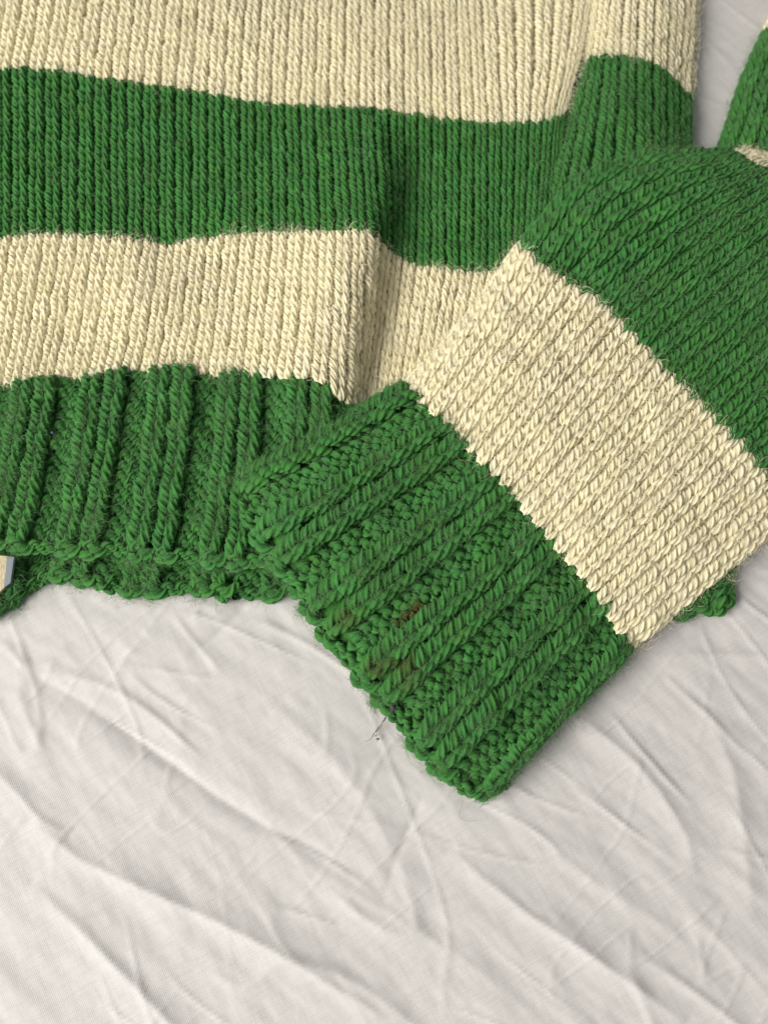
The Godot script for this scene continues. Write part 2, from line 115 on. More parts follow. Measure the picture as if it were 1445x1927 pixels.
	var sleeve := {"u": [-2, -1, 0, 1, 2, 3.5, 5, 8, 12, 16, 18, 19, 20, 21, 22, 23], "v": [0, 3, 6, 11, 16, 19, 22, 28, 32, 35, 40], "p": [
		[Vector3(9.8, 3.9, -37.2), Vector3(7.7, 8.4, -37.3), Vector3(5.8, 12.9, -37.2), Vector3(9.1, 16.7, -31.6), Vector3(12.5, 19.0, -26.8), Vector3(18.4, 20.2, -21.6), Vector3(22.9, 21.3, -15.4), Vector3(32.6, 21.3, -4.5), Vector3(44.9, 19.9, 10.0), Vector3(57.0, 16.7, 24.1), Vector3(62.8, 12.9, 31.4), Vector3(65.5, 10.6, 35.3), Vector3(68.4, 7.8, 39.1), Vector3(71.6, 4.6, 43.0), Vector3(71.3, 1.4, 41.3), Vector3(70.1, 1.0, 39.9)],
		[Vector3(16.7, 5.1, -44.3), Vector3(14.5, 9.6, -44.2), Vector3(12.4, 14.1, -44.0), Vector3(15.8, 17.9, -38.3), Vector3(19.1, 20.3, -33.8), Vector3(25.1, 21.6, -29.0), Vector3(30.0, 22.8, -23.2), Vector3(39.9, 22.8, -12.0), Vector3(52.5, 21.3, 2.8), Vector3(65.1, 17.9, 17.0), Vector3(71.4, 14.1, 24.3), Vector3(74.4, 11.7, 28.1), Vector3(77.7, 8.8, 31.8), Vector3(81.2, 5.4, 35.6), Vector3(81.1, 2.2, 33.8), Vector3(80.2, 1.0, 32.2)],
		[Vector3(23.7, 6.0, -52.0), Vector3(21.4, 10.5, -51.8), Vector3(19.2, 15.0, -51.5), Vector3(22.5, 19.0, -45.6), Vector3(25.8, 21.5, -41.2), Vector3(31.8, 22.8, -36.6), Vector3(37.2, 24.0, -31.1), Vector3(47.3, 24.0, -19.7), Vector3(60.2, 22.5, -4.5), Vector3(73.4, 19.0, 9.8), Vector3(80.1, 15.0, 17.1), Vector3(83.4, 12.5, 20.8), Vector3(87.1, 9.5, 24.4), Vector3(91.0, 6.0, 28.1), Vector3(91.0, 2.8, 26.2), Vector3(90.4, 1.0, 24.4)],
		[Vector3(35.8, 6.0, -68.1), Vector3(33.3, 10.5, -67.6), Vector3(30.8, 15.0, -67.1), Vector3(34.1, 19.0, -60.7), Vector3(37.5, 21.5, -55.8), Vector3(43.7, 22.8, -50.6), Vector3(49.9, 24.0, -45.7), Vector3(60.3, 24.0, -33.5), Vector3(73.9, 22.5, -17.6), Vector3(88.0, 19.0, -2.8), Vector3(95.4, 15.0, 4.5), Vector3(99.3, 12.5, 8.1), Vector3(103.5, 9.5, 11.7), Vector3(108.0, 6.0, 15.2), Vector3(108.3, 2.8, 13.0), Vector3(107.9, 1.0, 11.1)],
		[Vector3(48.5, 6.0, -87.1), Vector3(45.7, 10.5, -86.4), Vector3(42.9, 15.0, -85.5), Vector3(46.1, 19.0, -78.1), Vector3(49.6, 21.5, -72.1), Vector3(55.9, 22.8, -65.5), Vector3(63.0, 24.0, -60.7), Vector3(73.8, 24.0, -47.8), Vector3(88.0, 22.5, -31.1), Vector3(103.1, 19.0, -15.8), Vector3(111.3, 15.0, -8.4), Vector3(115.7, 12.5, -4.9), Vector3(120.5, 9.5, -1.5), Vector3(125.6, 6.0, 1.9), Vector3(126.1, 2.8, -0.5), Vector3(125.9, 1.0, -2.5)],
		[Vector3(57.9, 6.3, -98.6), Vector3(54.9, 10.8, -97.7), Vector3(52.0, 15.3, -96.7), Vector3(55.0, 19.3, -88.9), Vector3(58.6, 21.9, -82.0), Vector3(65.1, 23.2, -74.0), Vector3(72.5, 24.4, -68.2), Vector3(83.2, 24.4, -55.1), Vector3(97.3, 22.9, -38.7), Vector3(112.5, 19.3, -23.3), Vector3(120.8, 15.3, -15.9), Vector3(125.4, 12.7, -12.5), Vector3(130.3, 9.7, -9.1), Vector3(135.6, 6.1, -5.8), Vector3(136.2, 2.9, -8.3), Vector3(136.1, 1.0, -10.4)],
		[Vector3(67.6, 6.5, -110.4), Vector3(64.4, 11.0, -109.3), Vector3(61.3, 15.5, -108.0), Vector3(64.1, 19.7, -99.9), Vector3(67.7, 22.3, -92.2), Vector3(74.6, 23.6, -82.6), Vector3(82.1, 24.9, -75.8), Vector3(92.8, 24.9, -62.4), Vector3(106.7, 23.3, -46.4), Vector3(122.0, 19.7, -30.8), Vector3(130.5, 15.5, -23.5), Vector3(135.2, 12.9, -20.1), Vector3(140.2, 9.8, -16.8), Vector3(145.7, 6.2, -13.5), Vector3(146.5, 3.0, -16.2), Vector3(146.5, 1.0, -18.5)],
		[Vector3(90.0, 6.6, -121.2), Vector3(86.4, 11.1, -119.9), Vector3(82.9, 15.6, -118.5), Vector3(85.1, 19.8, -110.8), Vector3(88.3, 22.4, -103.7), Vector3(95.1, 23.7, -95.1), Vector3(102.5, 25.0, -89.2), Vector3(112.7, 25.0, -77.6), Vector3(126.3, 23.4, -62.5), Vector3(141.8, 19.8, -46.6), Vector3(150.6, 15.6, -39.3), Vector3(155.5, 13.0, -35.9), Vector3(160.8, 9.9, -32.7), Vector3(166.5, 6.2, -29.5), Vector3(167.7, 3.0, -32.5), Vector3(167.9, 1.0, -35.0)],
		[Vector3(109.1, 6.0, -122.4), Vector3(105.2, 10.5, -121.1), Vector3(101.3, 15.0, -119.7), Vector3(102.9, 19.0, -113.0), Vector3(105.4, 21.5, -107.4), Vector3(111.0, 22.8, -101.5), Vector3(117.6, 24.0, -97.9), Vector3(127.1, 24.0, -88.7), Vector3(140.4, 22.5, -74.2), Vector3(156.0, 19.0, -57.9), Vector3(164.9, 15.0, -50.5), Vector3(169.8, 12.5, -47.0), Vector3(175.2, 9.5, -43.7), Vector3(181.1, 6.0, -40.6), Vector3(182.4, 2.8, -43.7), Vector3(182.6, 1.0, -46.3)],
		[Vector3(124.1, 4.5, -124.1), Vector3(119.9, 9.0, -122.8), Vector3(115.8, 13.5, -121.4), Vector3(117.1, 17.1, -115.7), Vector3(119.2, 19.3, -111.5), Vector3(124.2, 20.5, -107.7), Vector3(130.3, 21.6, -105.9), Vector3(139.2, 21.6, -98.5), Vector3(152.4, 20.2, -84.3), Vector3(168.0, 17.1, -67.4), Vector3(176.7, 13.5, -59.6), Vector3(181.6, 11.2, -56.0), Vector3(186.9, 8.6, -52.6), Vector3(192.6, 5.4, -49.3), Vector3(194.1, 2.2, -52.6), Vector3(193.9, 1.0, -54.9)],
		[Vector3(149.2, 0.0, -124.2), Vector3(144.6, 4.5, -123.0), Vector3(140.1, 9.0, -121.7), Vector3(141.6, 11.4, -117.5), Vector3(143.6, 12.9, -115.2), Vector3(147.9, 13.7, -114.4), Vector3(153.6, 14.4, -115.1), Vector3(162.3, 14.4, -108.9), Vector3(175.4, 13.5, -93.9), Vector3(190.4, 11.4, -75.6), Vector3(198.3, 9.0, -66.9), Vector3(202.7, 7.5, -62.8), Vector3(207.3, 5.7, -58.8), Vector3(212.2, 3.6, -54.9), Vector3(213.5, 1.0, -58.0), Vector3(212.3, 1.0, -59.7)],
	]}
	var cuff := {"u": [-2, -1, 0, 1, 2, 4, 6, 8, 10, 12, 14, 16, 17, 18, 19, 20, 21, 22], "v": [-2, 0, 2, 6, 12, 18], "p": [
		[Vector3(-40.3, 0.8, -10.9), Vector3(-42.0, 0.8, -12.7), Vector3(-43.2, 3.3, -13.7), Vector3(-43.4, 5.5, -6.1), Vector3(-40.6, 6.3, 0.4), Vector3(-33.1, 6.9, 11.9), Vector3(-24.9, 6.7, 22.1), Vector3(-17.9, 6.6, 33.0), Vector3(-10.2, 5.8, 42.9), Vector3(-1.9, 4.9, 52.0), Vector3(6.1, 3.8, 61.2), Vector3(13.7, 2.6, 70.5), Vector3(17.9, 1.9, 74.8), Vector3(22.4, 0.8, 78.8), Vector3(27.8, 0.8, 81.3), Vector3(33.6, 0.8, 79.3), Vector3(32.4, 0.8, 78.0), Vector3(31.3, 0.8, 76.7)],
		[Vector3(-42.5, 1.1, -9.1), Vector3(-43.3, 5.6, -9.5), Vector3(-44.0, 10.1, -9.8), Vector3(-44.1, 13.0, -2.2), Vector3(-41.4, 14.0, 4.1), Vector3(-34.1, 14.8, 15.2), Vector3(-26.1, 14.6, 25.1), Vector3(-19.4, 14.4, 35.5), Vector3(-11.9, 13.3, 45.0), Vector3(-3.9, 12.2, 53.8), Vector3(3.8, 10.8, 62.7), Vector3(11.3, 9.2, 71.7), Vector3(15.3, 8.3, 75.9), Vector3(19.7, 6.8, 79.8), Vector3(25.1, 5.4, 82.3), Vector3(31.0, 3.6, 80.5), Vector3(30.2, 1.1, 79.4), Vector3(29.1, 0.8, 78.2)],
		[Vector3(-36.8, 3.6, -11.0), Vector3(-37.7, 8.1, -11.3), Vector3(-38.5, 12.6, -11.6), Vector3(-38.0, 16.2, -4.1), Vector3(-35.1, 17.6, 1.9), Vector3(-27.7, 18.4, 12.2), Vector3(-20.0, 18.2, 21.7), Vector3(-13.3, 18.0, 31.7), Vector3(-6.1, 16.7, 40.8), Vector3(1.6, 15.3, 49.3), Vector3(9.1, 13.5, 58.0), Vector3(16.4, 11.5, 66.8), Vector3(20.3, 10.3, 70.9), Vector3(24.5, 8.6, 74.9), Vector3(29.6, 6.8, 77.6), Vector3(35.3, 4.5, 76.4), Vector3(34.5, 2.0, 75.3), Vector3(33.5, 0.8, 74.1)],
		[Vector3(-25.9, 5.0, -16.2), Vector3(-27.0, 9.5, -16.4), Vector3(-28.1, 14.0, -16.6), Vector3(-26.7, 18.0, -9.5), Vector3(-23.5, 19.5, -4.1), Vector3(-15.8, 20.5, 5.1), Vector3(-8.5, 20.2, 14.2), Vector3(-1.7, 20.0, 23.4), Vector3(5.3, 18.5, 32.0), Vector3(12.6, 17.0, 40.3), Vector3(19.8, 15.0, 48.6), Vector3(26.8, 12.8, 57.1), Vector3(30.5, 11.5, 61.2), Vector3(34.3, 9.5, 65.2), Vector3(38.9, 7.5, 68.2), Vector3(44.0, 5.0, 68.3), Vector3(43.3, 2.5, 67.0), Vector3(42.5, 0.8, 65.8)],
		[Vector3(-9.0, 4.6, -26.1), Vector3(-10.4, 9.1, -26.1), Vector3(-11.8, 13.6, -26.1), Vector3(-9.3, 17.5, -19.7), Vector3(-5.8, 18.9, -14.9), Vector3(2.1, 19.9, -6.9), Vector3(9.0, 19.6, 1.8), Vector3(16.0, 19.4, 10.0), Vector3(22.9, 17.9, 18.0), Vector3(29.6, 16.5, 26.1), Vector3(36.6, 14.6, 34.0), Vector3(43.3, 12.4, 42.0), Vector3(46.5, 11.2, 46.1), Vector3(49.7, 9.2, 50.2), Vector3(53.5, 7.3, 53.8), Vector3(57.6, 4.8, 55.8), Vector3(57.1, 2.3, 54.4), Vector3(56.3, 0.8, 53.0)],
		[Vector3(9.2, 5.0, -37.1), Vector3(7.4, 9.5, -37.0), Vector3(5.8, 14.0, -36.8), Vector3(9.3, 18.0, -30.8), Vector3(12.9, 19.5, -26.2), Vector3(20.7, 20.5, -19.0), Vector3(26.9, 20.2, -10.6), Vector3(34.2, 20.0, -3.5), Vector3(41.0, 18.5, 3.9), Vector3(47.1, 17.0, 11.6), Vector3(53.8, 15.0, 18.9), Vector3(60.2, 12.8, 26.5), Vector3(63.0, 11.5, 30.6), Vector3(65.6, 9.5, 34.7), Vector3(68.4, 7.5, 38.9), Vector3(71.5, 5.0, 43.0), Vector3(71.1, 2.5, 41.4), Vector3(70.5, 0.8, 39.8)],
	]}
	var upper := {"u": [-1, 0, 1, 2, 4, 6], "v": [-3, 0, 5, 8, 12, 18], "p": [
		[Vector3(112.1, 0.8, -117.4), Vector3(109.0, 3.5, -115.3), Vector3(112.2, 8.0, -109.9), Vector3(115.9, 11.0, -105.8), Vector3(125.3, 13.0, -100.6), Vector3(134.9, 14.0, -96.3)],
		[Vector3(118.1, 0.8, -129.4), Vector3(114.9, 3.5, -127.2), Vector3(118.0, 8.0, -121.5), Vector3(121.7, 11.0, -117.2), Vector3(131.1, 13.0, -111.8), Vector3(140.8, 14.0, -107.3)],
		[Vector3(126.8, 0.8, -150.9), Vector3(123.4, 3.5, -148.4), Vector3(126.5, 8.0, -142.2), Vector3(130.2, 11.0, -137.5), Vector3(139.7, 13.0, -131.8), Vector3(149.5, 14.0, -127.1)],
		[Vector3(133.3, 0.8, -166.5), Vector3(129.8, 3.5, -163.8), Vector3(132.8, 8.0, -157.3), Vector3(136.5, 11.0, -152.3), Vector3(146.1, 13.0, -146.4), Vector3(156.0, 14.0, -141.5)],
		[Vector3(142.9, 0.8, -185.3), Vector3(139.3, 3.5, -182.4), Vector3(142.2, 8.0, -175.5), Vector3(145.8, 11.0, -170.2), Vector3(155.4, 13.0, -163.9), Vector3(165.5, 14.0, -158.8)],
		[Vector3(157.4, 0.8, -214.2), Vector3(153.5, 3.5, -211.0), Vector3(156.3, 8.0, -203.4), Vector3(159.8, 11.0, -197.6), Vector3(169.5, 13.0, -190.9), Vector3(179.7, 14.0, -185.5)],
	]}
	var corner := {"u": [0, 1, 2, 3, 4], "v": [-1, 0, 1, 4], "p": [
		[Vector3(85.4, 0.6, 32.4), Vector3(91.3, 0.6, 30.7), Vector3(96.6, 0.6, 30.9), Vector3(102.4, 0.4, 28.3), Vector3(102.1, 0.2, 26.3)],
		[Vector3(85.2, 1.6, 32.6), Vector3(91.1, 1.6, 30.8), Vector3(96.5, 1.6, 31.0), Vector3(102.3, 1.1, 28.4), Vector3(102.2, 0.4, 26.3)],
		[Vector3(84.8, 3.8, 30.8), Vector3(90.7, 3.8, 29.1), Vector3(96.0, 3.8, 29.2), Vector3(102.1, 2.7, 26.5), Vector3(102.5, 0.9, 24.3)],
		[Vector3(86.0, 5.0, 22.0), Vector3(91.8, 5.0, 20.2), Vector3(97.2, 5.0, 20.4), Vector3(103.5, 3.5, 17.5), Vector3(104.1, 1.2, 15.1)],
	]}
	var creases := [
		{"line": [Vector2(-106.8, 47.2), Vector2(-98.4, 52.3), Vector2(-90.2, 56.2), Vector2(-80.4, 61.9), Vector2(-62.6, 73.3), Vector2(-46.9, 83.6), Vector2(-31.6, 92.0), Vector2(-19.6, 97.2), Vector2(-4.8, 104.0)], "height": -0.77, "width": 1.98},
		{"line": [Vector2(-98.6, 89.6), Vector2(-90.6, 95.2), Vector2(-84.2, 99.7), Vector2(-67.5, 106.4), Vector2(-46.6, 114.6), Vector2(-29.0, 122.4), Vector2(-10.2, 132.6), Vector2(5.2, 140.6)], "height": 1.35, "width": 2.77},
		{"line": [Vector2(-96.8, 105.4), Vector2(-90.4, 110.7), Vector2(-80.9, 118.5), Vector2(-68.5, 128.8), Vector2(-54.9, 140.6), Vector2(-44.6, 148.5)], "height": 1.17, "width": 2.64},
		{"line": [Vector2(18.8, 97.2), Vector2(26.0, 103.3), Vector2(40.1, 114.0), Vector2(54.0, 122.4), Vector2(67.6, 131.3), Vector2(79.4, 140.0)], "height": 1.17, "width": 2.64},
		{"line": [Vector2(11.7, 81.6), Vector2(7.1, 91.7), Vector2(2.6, 101.3), Vector2(-0.1, 109.4)], "height": -0.32, "width": 1.19},
		{"line": [Vector2(52.1, 58.6), Vector2(60.9, 64.8), Vector2(69.6, 71.9), Vector2(77.8, 81.9), Vector2(84.2, 93.1), Vector2(86.0, 104.0)], "height": 0.81, "width": 2.64},
		{"line": [Vector2(-112.5, 74.8), Vector2(-104.1, 81.9), Vector2(-95.7, 89.6), Vector2(-87.9, 93.1)], "height": 0.81, "width": 2.24},
		{"line": [Vector2(-114.1, 38.7), Vector2(-106.9, 46.4), Vector2(-103.3, 50.3)], "height": 0.54, "width": 1.65},
		{"line": [Vector2(-58.4, 44.9), Vector2(-50.9, 38.7), Vector2(-43.4, 30.8), Vector2(-38.9, 26.0)], "height": -0.45, "width": 1.98},
		{"line": [Vector2(-31.3, 58.6), Vector2(-15.6, 71.9), Vector2(-3.4, 87.5), Vector2(5.5, 102.7), Vector2(11.2, 113.3)], "height": 0.63, "width": 3.96},
		{"line": [Vector2(82.7, 44.9), Vector2(97.0, 43.7), Vector2(117.3, 44.3)], "height": 0.54, "width": 1.65},
		{"line": [Vector2(93.8, 58.6), Vector2(99.5, 76.2), Vector2(100.3, 94.5), Vector2(100.4, 117.2)], "height": 0.63, "width": 3.30},
		{"line": [Vector2(31.2, 81.9), Vector2(41.2, 91.7), Vector2(53.9, 102.7), Vector2(66.4, 110.7), Vector2(80.1, 118.5)], "height": 0.45, "width": 2.64},
		{"line": [Vector2(-79.7, 52.6), Vector2(-75.8, 43.4), Vector2(-67.0, 35.5)], "height": 0.36, "width": 1.98},
		{"line": [Vector2(-18.0, 102.7), Vector2(-3.3, 110.7), Vector2(18.2, 122.4), Vector2(36.3, 133.8)], "height": 0.45, "width": 3.30},
	]
	var long_hair := [Vector3(43.1, 26.0, -58.9), Vector3(45.5, 26.3, -48.3), Vector3(50.7, 26.5, -36.6), Vector3(54.3, 26.4, -34.8), Vector3(61.8, 26.2, -34.2), Vector3(67.3, 26.0, -35.0), Vector3(72.0, 26.0, -36.7)]
	var short_hair := [Vector3(57.5, 25.5, -15.9), Vector3(53.7, 25.8, -7.5), Vector3(49.3, 25.5, 0.3)]
	var stub_hair := [Vector3(62.5, 25.0, 3.9), Vector3(62.2, 25.6, 7.1), Vector3(62.2, 25.0, 9.8)]
	var curl_hair := [Vector3(22.3, 1.5, 83.9), Vector3(21.4, 0.5, 86.8), Vector3(21.2, 0.3, 88.6), Vector3(23.4, 0.3, 89.6), Vector3(26.1, 0.4, 89.5)]
	var thread := [Vector3(4.3, 15.0, 56.3), Vector3(2.4, 13.5, 58.8), Vector3(1.0, 8.5, 60.9), Vector3(-0.2, 3.0, 62.5), Vector3(-1.6, 0.5, 64.2), Vector3(-2.7, 0.4, 65.9), Vector3(-2.2, 0.4, 67.2)]
	var thread_tail := [Vector3(-1.6, 0.5, 64.2), Vector3(-2.8, 0.4, 66.0), Vector3(-3.7, 0.3, 67.5), Vector3(-5.3, 0.3, 68.4)]
	var speck: Vector3 = [Vector3(-1.8, 0.5, 67.6)][0]
	var blue_lint: Vector3 = [Vector3(-99.4, 13.5, -21.1)][0]
	var stains := [{"at": Vector3(9.2, 18.1, 33.2), "size": 3.6, "strength": 0.95}, {"at": Vector3(5.8, 17.9, 35.4), "size": 4.0, "strength": 0.95}, {"at": Vector3(5.2, 15.8, 47.2), "size": 5.5, "strength": 0.62}, {"at": Vector3(-2.1, 14.5, 48.6), "size": 3.4, "strength": 0.55}, {"at": Vector3(-9.9, 17.6, 35.4), "size": 4.5, "strength": 0.40}, {"at": Vector3(6.3, 14.3, 53.9), "size": 3.0, "strength": 0.50}]
	var tag_face := [Vector3(-115.9, 10.5, 15.6), Vector3(-109.9, 10.3, 16.1), Vector3(-111.7, 6.2, 24.7), Vector3(-113.0, 5.7, 25.9), Vector3(-117.1, 4.8, 28.3)]
	var tag_strip := [Vector3(-109.9, 10.3, 16.1), Vector3(-108.2, 9.6, 16.2), Vector3(-109.9, 6.4, 23.3), Vector3(-111.7, 6.2, 24.7)]
	make_sheet(creases)

	# ---------------------------------------------------------------- the sweater
	var sweater := Node3D.new()
	sweater.name = "sweater"
	sweater.set_meta("label", "green and cream striped wool sweater with its sleeve folded across the hem")
	sweater.set_meta("category", "sweater")
	add_child(sweater)
	var b := lattice(body, -2, 38, 0, 53, 0.25)
	knit_part(sweater, "lower_cream_stripe", b, 0, 40, 0, 16, "cream", "knit", {})
	knit_part(sweater, "green_stripe", b, 0, 40, 16, 35, "green", "knit", {"fluff": 0.4})
	knit_part(sweater, "upper_cream_stripe", b, 0, 40, 35, 53, "cream", "knit", {})
	var f := lattice(flank, -1, 10, -15, 16, 0.2)
	knit_part(sweater, "side_green_stripe", f, 0, 11, 0, 15, "green", "knit", {})
	knit_part(sweater, "side_cream_stripe", f, 0, 11, 15, 31, "cream", "knit", {})
	var h := lattice(hem, -3, 27, -2, 16, 0.5, 1, 1.36)
	knit_part(sweater, "ribbed_hem", h, 0, 30, 0, 18, "green", "rib", {"phase": 1, "edge": 3, "lift": 0.2, "fluff": 2.1})
	var r := lattice(rear, -1, 21, -1, 6, 0.85, 3, 1.25)
	knit_part(sweater, "back_hem", r, 0, 22, 0, 7, "green", "rib", {"phase": 3, "edge": 2, "lift": 0.2, "fluff": 2.2})
	var c := lattice(corner, 0, 4, -1, 4, 0.1)
	knit_part(sweater, "hem_corner", c, 0, 4, 0, 5, "green", "rib", {"phase": 2, "edge": 2, "lift": 0.1, "fluff": 2.0})
	var s := lattice(sleeve, -2, 23, 0, 40, 0.3)
	knit_part(sweater, "sleeve_cream_stripe", s, 0, 25, 0, 16, "cream", "knit", {"open": true})
	knit_part(sweater, "sleeve_green_stripe", s, 0, 25, 16, 35, "green", "knit", {"fluff": 1.1, "open": true})
	knit_part(sweater, "sleeve_folded_cream_stripe", s, 0, 25, 35, 40, "cream", "knit", {"fluff": 0.9})
	var w := lattice(upper, -1, 6, -3, 18, 0.15)
	knit_part(sweater, "upper_sleeve_green_stripe", w, 0, 7, 0, 15, "green", "knit", {})
	knit_part(sweater, "upper_sleeve_cream_stripe", w, 0, 7, 15, 21, "cream", "knit", {})
	var k := lattice(cuff, -2, 22, -2, 18, 0.45, 1, 1.38)
	knit_part(sweater, "ribbed_cuff", k, 0, 24, 0, 20, "green", "rib", {"phase": 1, "edge": 3, "lift": 0.2, "fluff": 1.9, "open": true, "stains": stains})
	make_fluff(sweater)

	# ---------------------------------------------------------------- small things
	make_tag(tag_face, tag_strip)
	hair("loose_hair", "long thin dark hair lying curved on the cream sleeve stripe", long_hair, 0.045, Color(0.09, 0.07, 0.05))
	hair("loose_hair", "short dark hair slanting across the lower middle of the cream sleeve stripe", short_hair, 0.04, Color(0.13, 0.09, 0.05))
	hair("loose_hair", "tiny upright dark hair in the cream sleeve stripe nearest its lower edge", stub_hair, 0.045, Color(0.1, 0.07, 0.05))
	hair("loose_hair", "curled green hair on the sheet just below the tip of the cuff", curl_hair, 0.05, Color(0.08, 0.12, 0.06))
	dark_thread(thread, thread_tail)
	lint("lint_speck", "brown lint speck on the sheet at the end of the dark thread", speck, Vector3(0.55, 0.25, 0.3), Color(0.16, 0.12, 0.08))
	lint("lint_speck", "blue grey lint speck caught between the ribs of the green hem", blue_lint, Vector3(0.6, 0.4, 0.45), Color(0.05, 0.07, 0.12))


# ==================================================================== materials
func streaks() -> ImageTexture:
	var n := FastNoiseLite.new()
	n.seed = 5
	n.frequency = 0.11
	n.fractal_octaves = 3
	var im := Image.create(256, 256, false, Image.FORMAT_RGB8)
	for y in 256:
		for x in 256:
			var a := TAU * x / 256.0          # wraps round the yarn
			var d := n.get_noise_3d(cos(a) * 34.0, sin(a) * 34.0, absf(y - 128.0) * 0.16)
			var g := clampf(0.98 + 0.15 * d, 0.0, 1.0)
			im.set_pixel(x, y, Color(g, g, g))
	return ImageTexture.create_from_image(im)


func make_materials() -> void:
	var fine := streaks()
	green_wool = StandardMaterial3D.new()
	green_wool.resource_name = "green wool"
	cream_wool = StandardMaterial3D.new()
	cream_wool.resource_name = "cream wool"
	for m in [green_wool, cream_wool]:
		m.vertex_color_use_as_albedo = true
		m.albedo_texture = fine
		m.roughness = 0.9
		m.metallic_specular = 0.22
		m.rim_enabled = true
		m.rim = 0.1
		m.rim_tint = 0.6
		m.backlight_enabled = true
		m.backlight = Color(0.8, 0.8, 0.8) if m == cream_wool else Color(0.05, 0.05, 0.05)
		m.heightmap_enabled = true
		m.heightmap_scale = 0.02
		m.heightmap_texture = fine
		m.uv1_scale = Vector3(1, 0.6, 1)


func wool_tint(kind: String) -> Color:
	var t := rng.randf_range(0.9, 1.1) if kind == "green" else rng.randf_range(0.96, 1.03)
	if kind == "green":
		return Color(0.044 * t * rng.randf_range(0.93, 1.08), 0.165 * t, 0.038 * t * rng.randf_range(0.93, 1.08))
	return Color(minf(0.96 * t, 0.97), minf(0.895 * t, 0.915), 0.65 * t * rng.randf_range(0.96, 1.04))


# ==================================================================== yarn
# One length of plied yarn along a path, in units of a column's width.
func yarn(into: Dictionary, path: PackedVector3Array, radius: PackedFloat32Array, twist: float) -> void:
	var n := path.size()
	var first: int = into.v.size()
	var run := 0.0
	for i in n:
		var before := path[maxi(i - 1, 0)]
		var after := path[mini(i + 1, n - 1)]
		var along := (after - before).normalized()
		var across := along.cross(Vector3(0, 0, 1)).normalized()
		var out := across.cross(along).normalized()
		if i > 0:
			run += path[i].distance_to(path[i - 1])
		for j in SIDES + 1:
			# four plies, three points round each: a groove and two shoulders, turning with the twist
			var place: float = [0.0, 0.3, 0.7][j % 3]
			var a := (j / 3 + place) * TAU / 4 + twist * run
			var r := radius[i] * (0.68 if j % 3 == 0 else 1.06)
			var bend: float = [0.0, -0.65, 0.65][j % 3]
			var d := across * cos(a) + out * sin(a)
			var t := out * cos(a) - across * sin(a)
			into.v.append(path[i] + d * r)
			into.n.append((d + (t - along * twist * radius[i]) * bend).normalized())
			into.uv.append(Vector2(float(j) / SIDES, run))
	for i in n - 1:
		for j in SIDES:
			var p := first + i * (SIDES + 1) + j
			var q := p + SIDES + 1
			into.index.append_array(PackedInt32Array([p, p + 1, q, p + 1, q + 1, q]))


func fresh() -> Dictionary:
	return {"v": PackedVector3Array(), "n": PackedVector3Array(), "uv": PackedVector2Array(), "index": PackedInt32Array()}


# One stitch: the two legs of its V. Each starts over the stitch below and ends under the one above.
func knit_shape(fat := 1.0, near := 0.155, far := 0.315) -> Dictionary:
	var s := fresh()
	for side in [-1.0, 1.0]:
		var path := PackedVector3Array()
		var radius := PackedFloat32Array()
		var foot := near + rng.randf_range(-0.015, 0.015)
		var wide := far + rng.randf_range(-0.03, 0.03)
		var full := rng.randf_range(0.92, 1.08) * fat
		var bow := rng.randf_range(-0.02, 0.04)
		for i in STEPS:
			var t := i / float(STEPS - 1)
			var x := lerpf(foot, wide, t) + bow * sin(PI * t) - (0.03 * (1.0 - t * 4.0) if t < 0.25 else 0.0)
			var y := lerpf(-0.48, 0.64, t)
			var z := lerpf(-0.10, -0.28, t) + 0.22 * sin(PI * pow(t, 0.85))
			path.append(Vector3(side * x, y, z))
			radius.append(full * (0.105 + 0.11 * pow(maxf(sin(PI * (0.12 + 0.80 * t)), 0.0), 0.6)))
		yarn(s, path, radius, TWIST)
	return s


func purl_shape() -> Dictionary:
	var s := fresh()
	for up in [1.0, -1.0]:
		var path := PackedVector3Array()
		var radius := PackedFloat32Array()
		var high := rng.randf_range(0.24, 0.32)
		var full := rng.randf_range(0.92, 1.1)
		for i in STEPS:
			var t := i / float(STEPS - 1)
			var x := lerpf(-0.42, 0.42, t) + (0.5 if up < 0 else 0.0)
			var y: float = up * (high * sin(PI * t) - 0.08)
			var z := 0.3 * sin(PI * t) - (0.18 if up > 0 else 0.24)
			path.append(Vector3(x, y, z))
			radius.append(full * (0.17 + 0.09 * sqrt(maxf(sin(PI * t), 0.0))))
		yarn(s, path, radius, TWIST)
	return s


# ==================================================================== surfaces
func curve_at(points: Array, knots: Array, t: float) -> Vector3:
	var n := knots.size()
	var i := 0
	while i < n - 2 and t > knots[i + 1]:
		i += 1
	var d: float = knots[i + 1] - knots[i]
	var x: float = (t - knots[i]) / d
	var p0: Vector3 = points[i]
	var p1: Vector3 = points[i + 1]
	var m0: Vector3 = (p1 - p0) / d
	var m1 := m0
	if i > 0:
		m0 = (p1 - points[i - 1]) / (knots[i + 1] - knots[i - 1])
	if i < n - 2:
		m1 = (points[i + 2] - p0) / (knots[i + 2] - knots[i])
	var x2: float = x * x
	var x3: float = x2 * x
	return p0 * (2 * x3 - 3 * x2 + 1) + m0 * d * (x3 - 2 * x2 + x) + p1 * (3 * x2 - 2 * x3) + m1 * d * (x3 - x2)


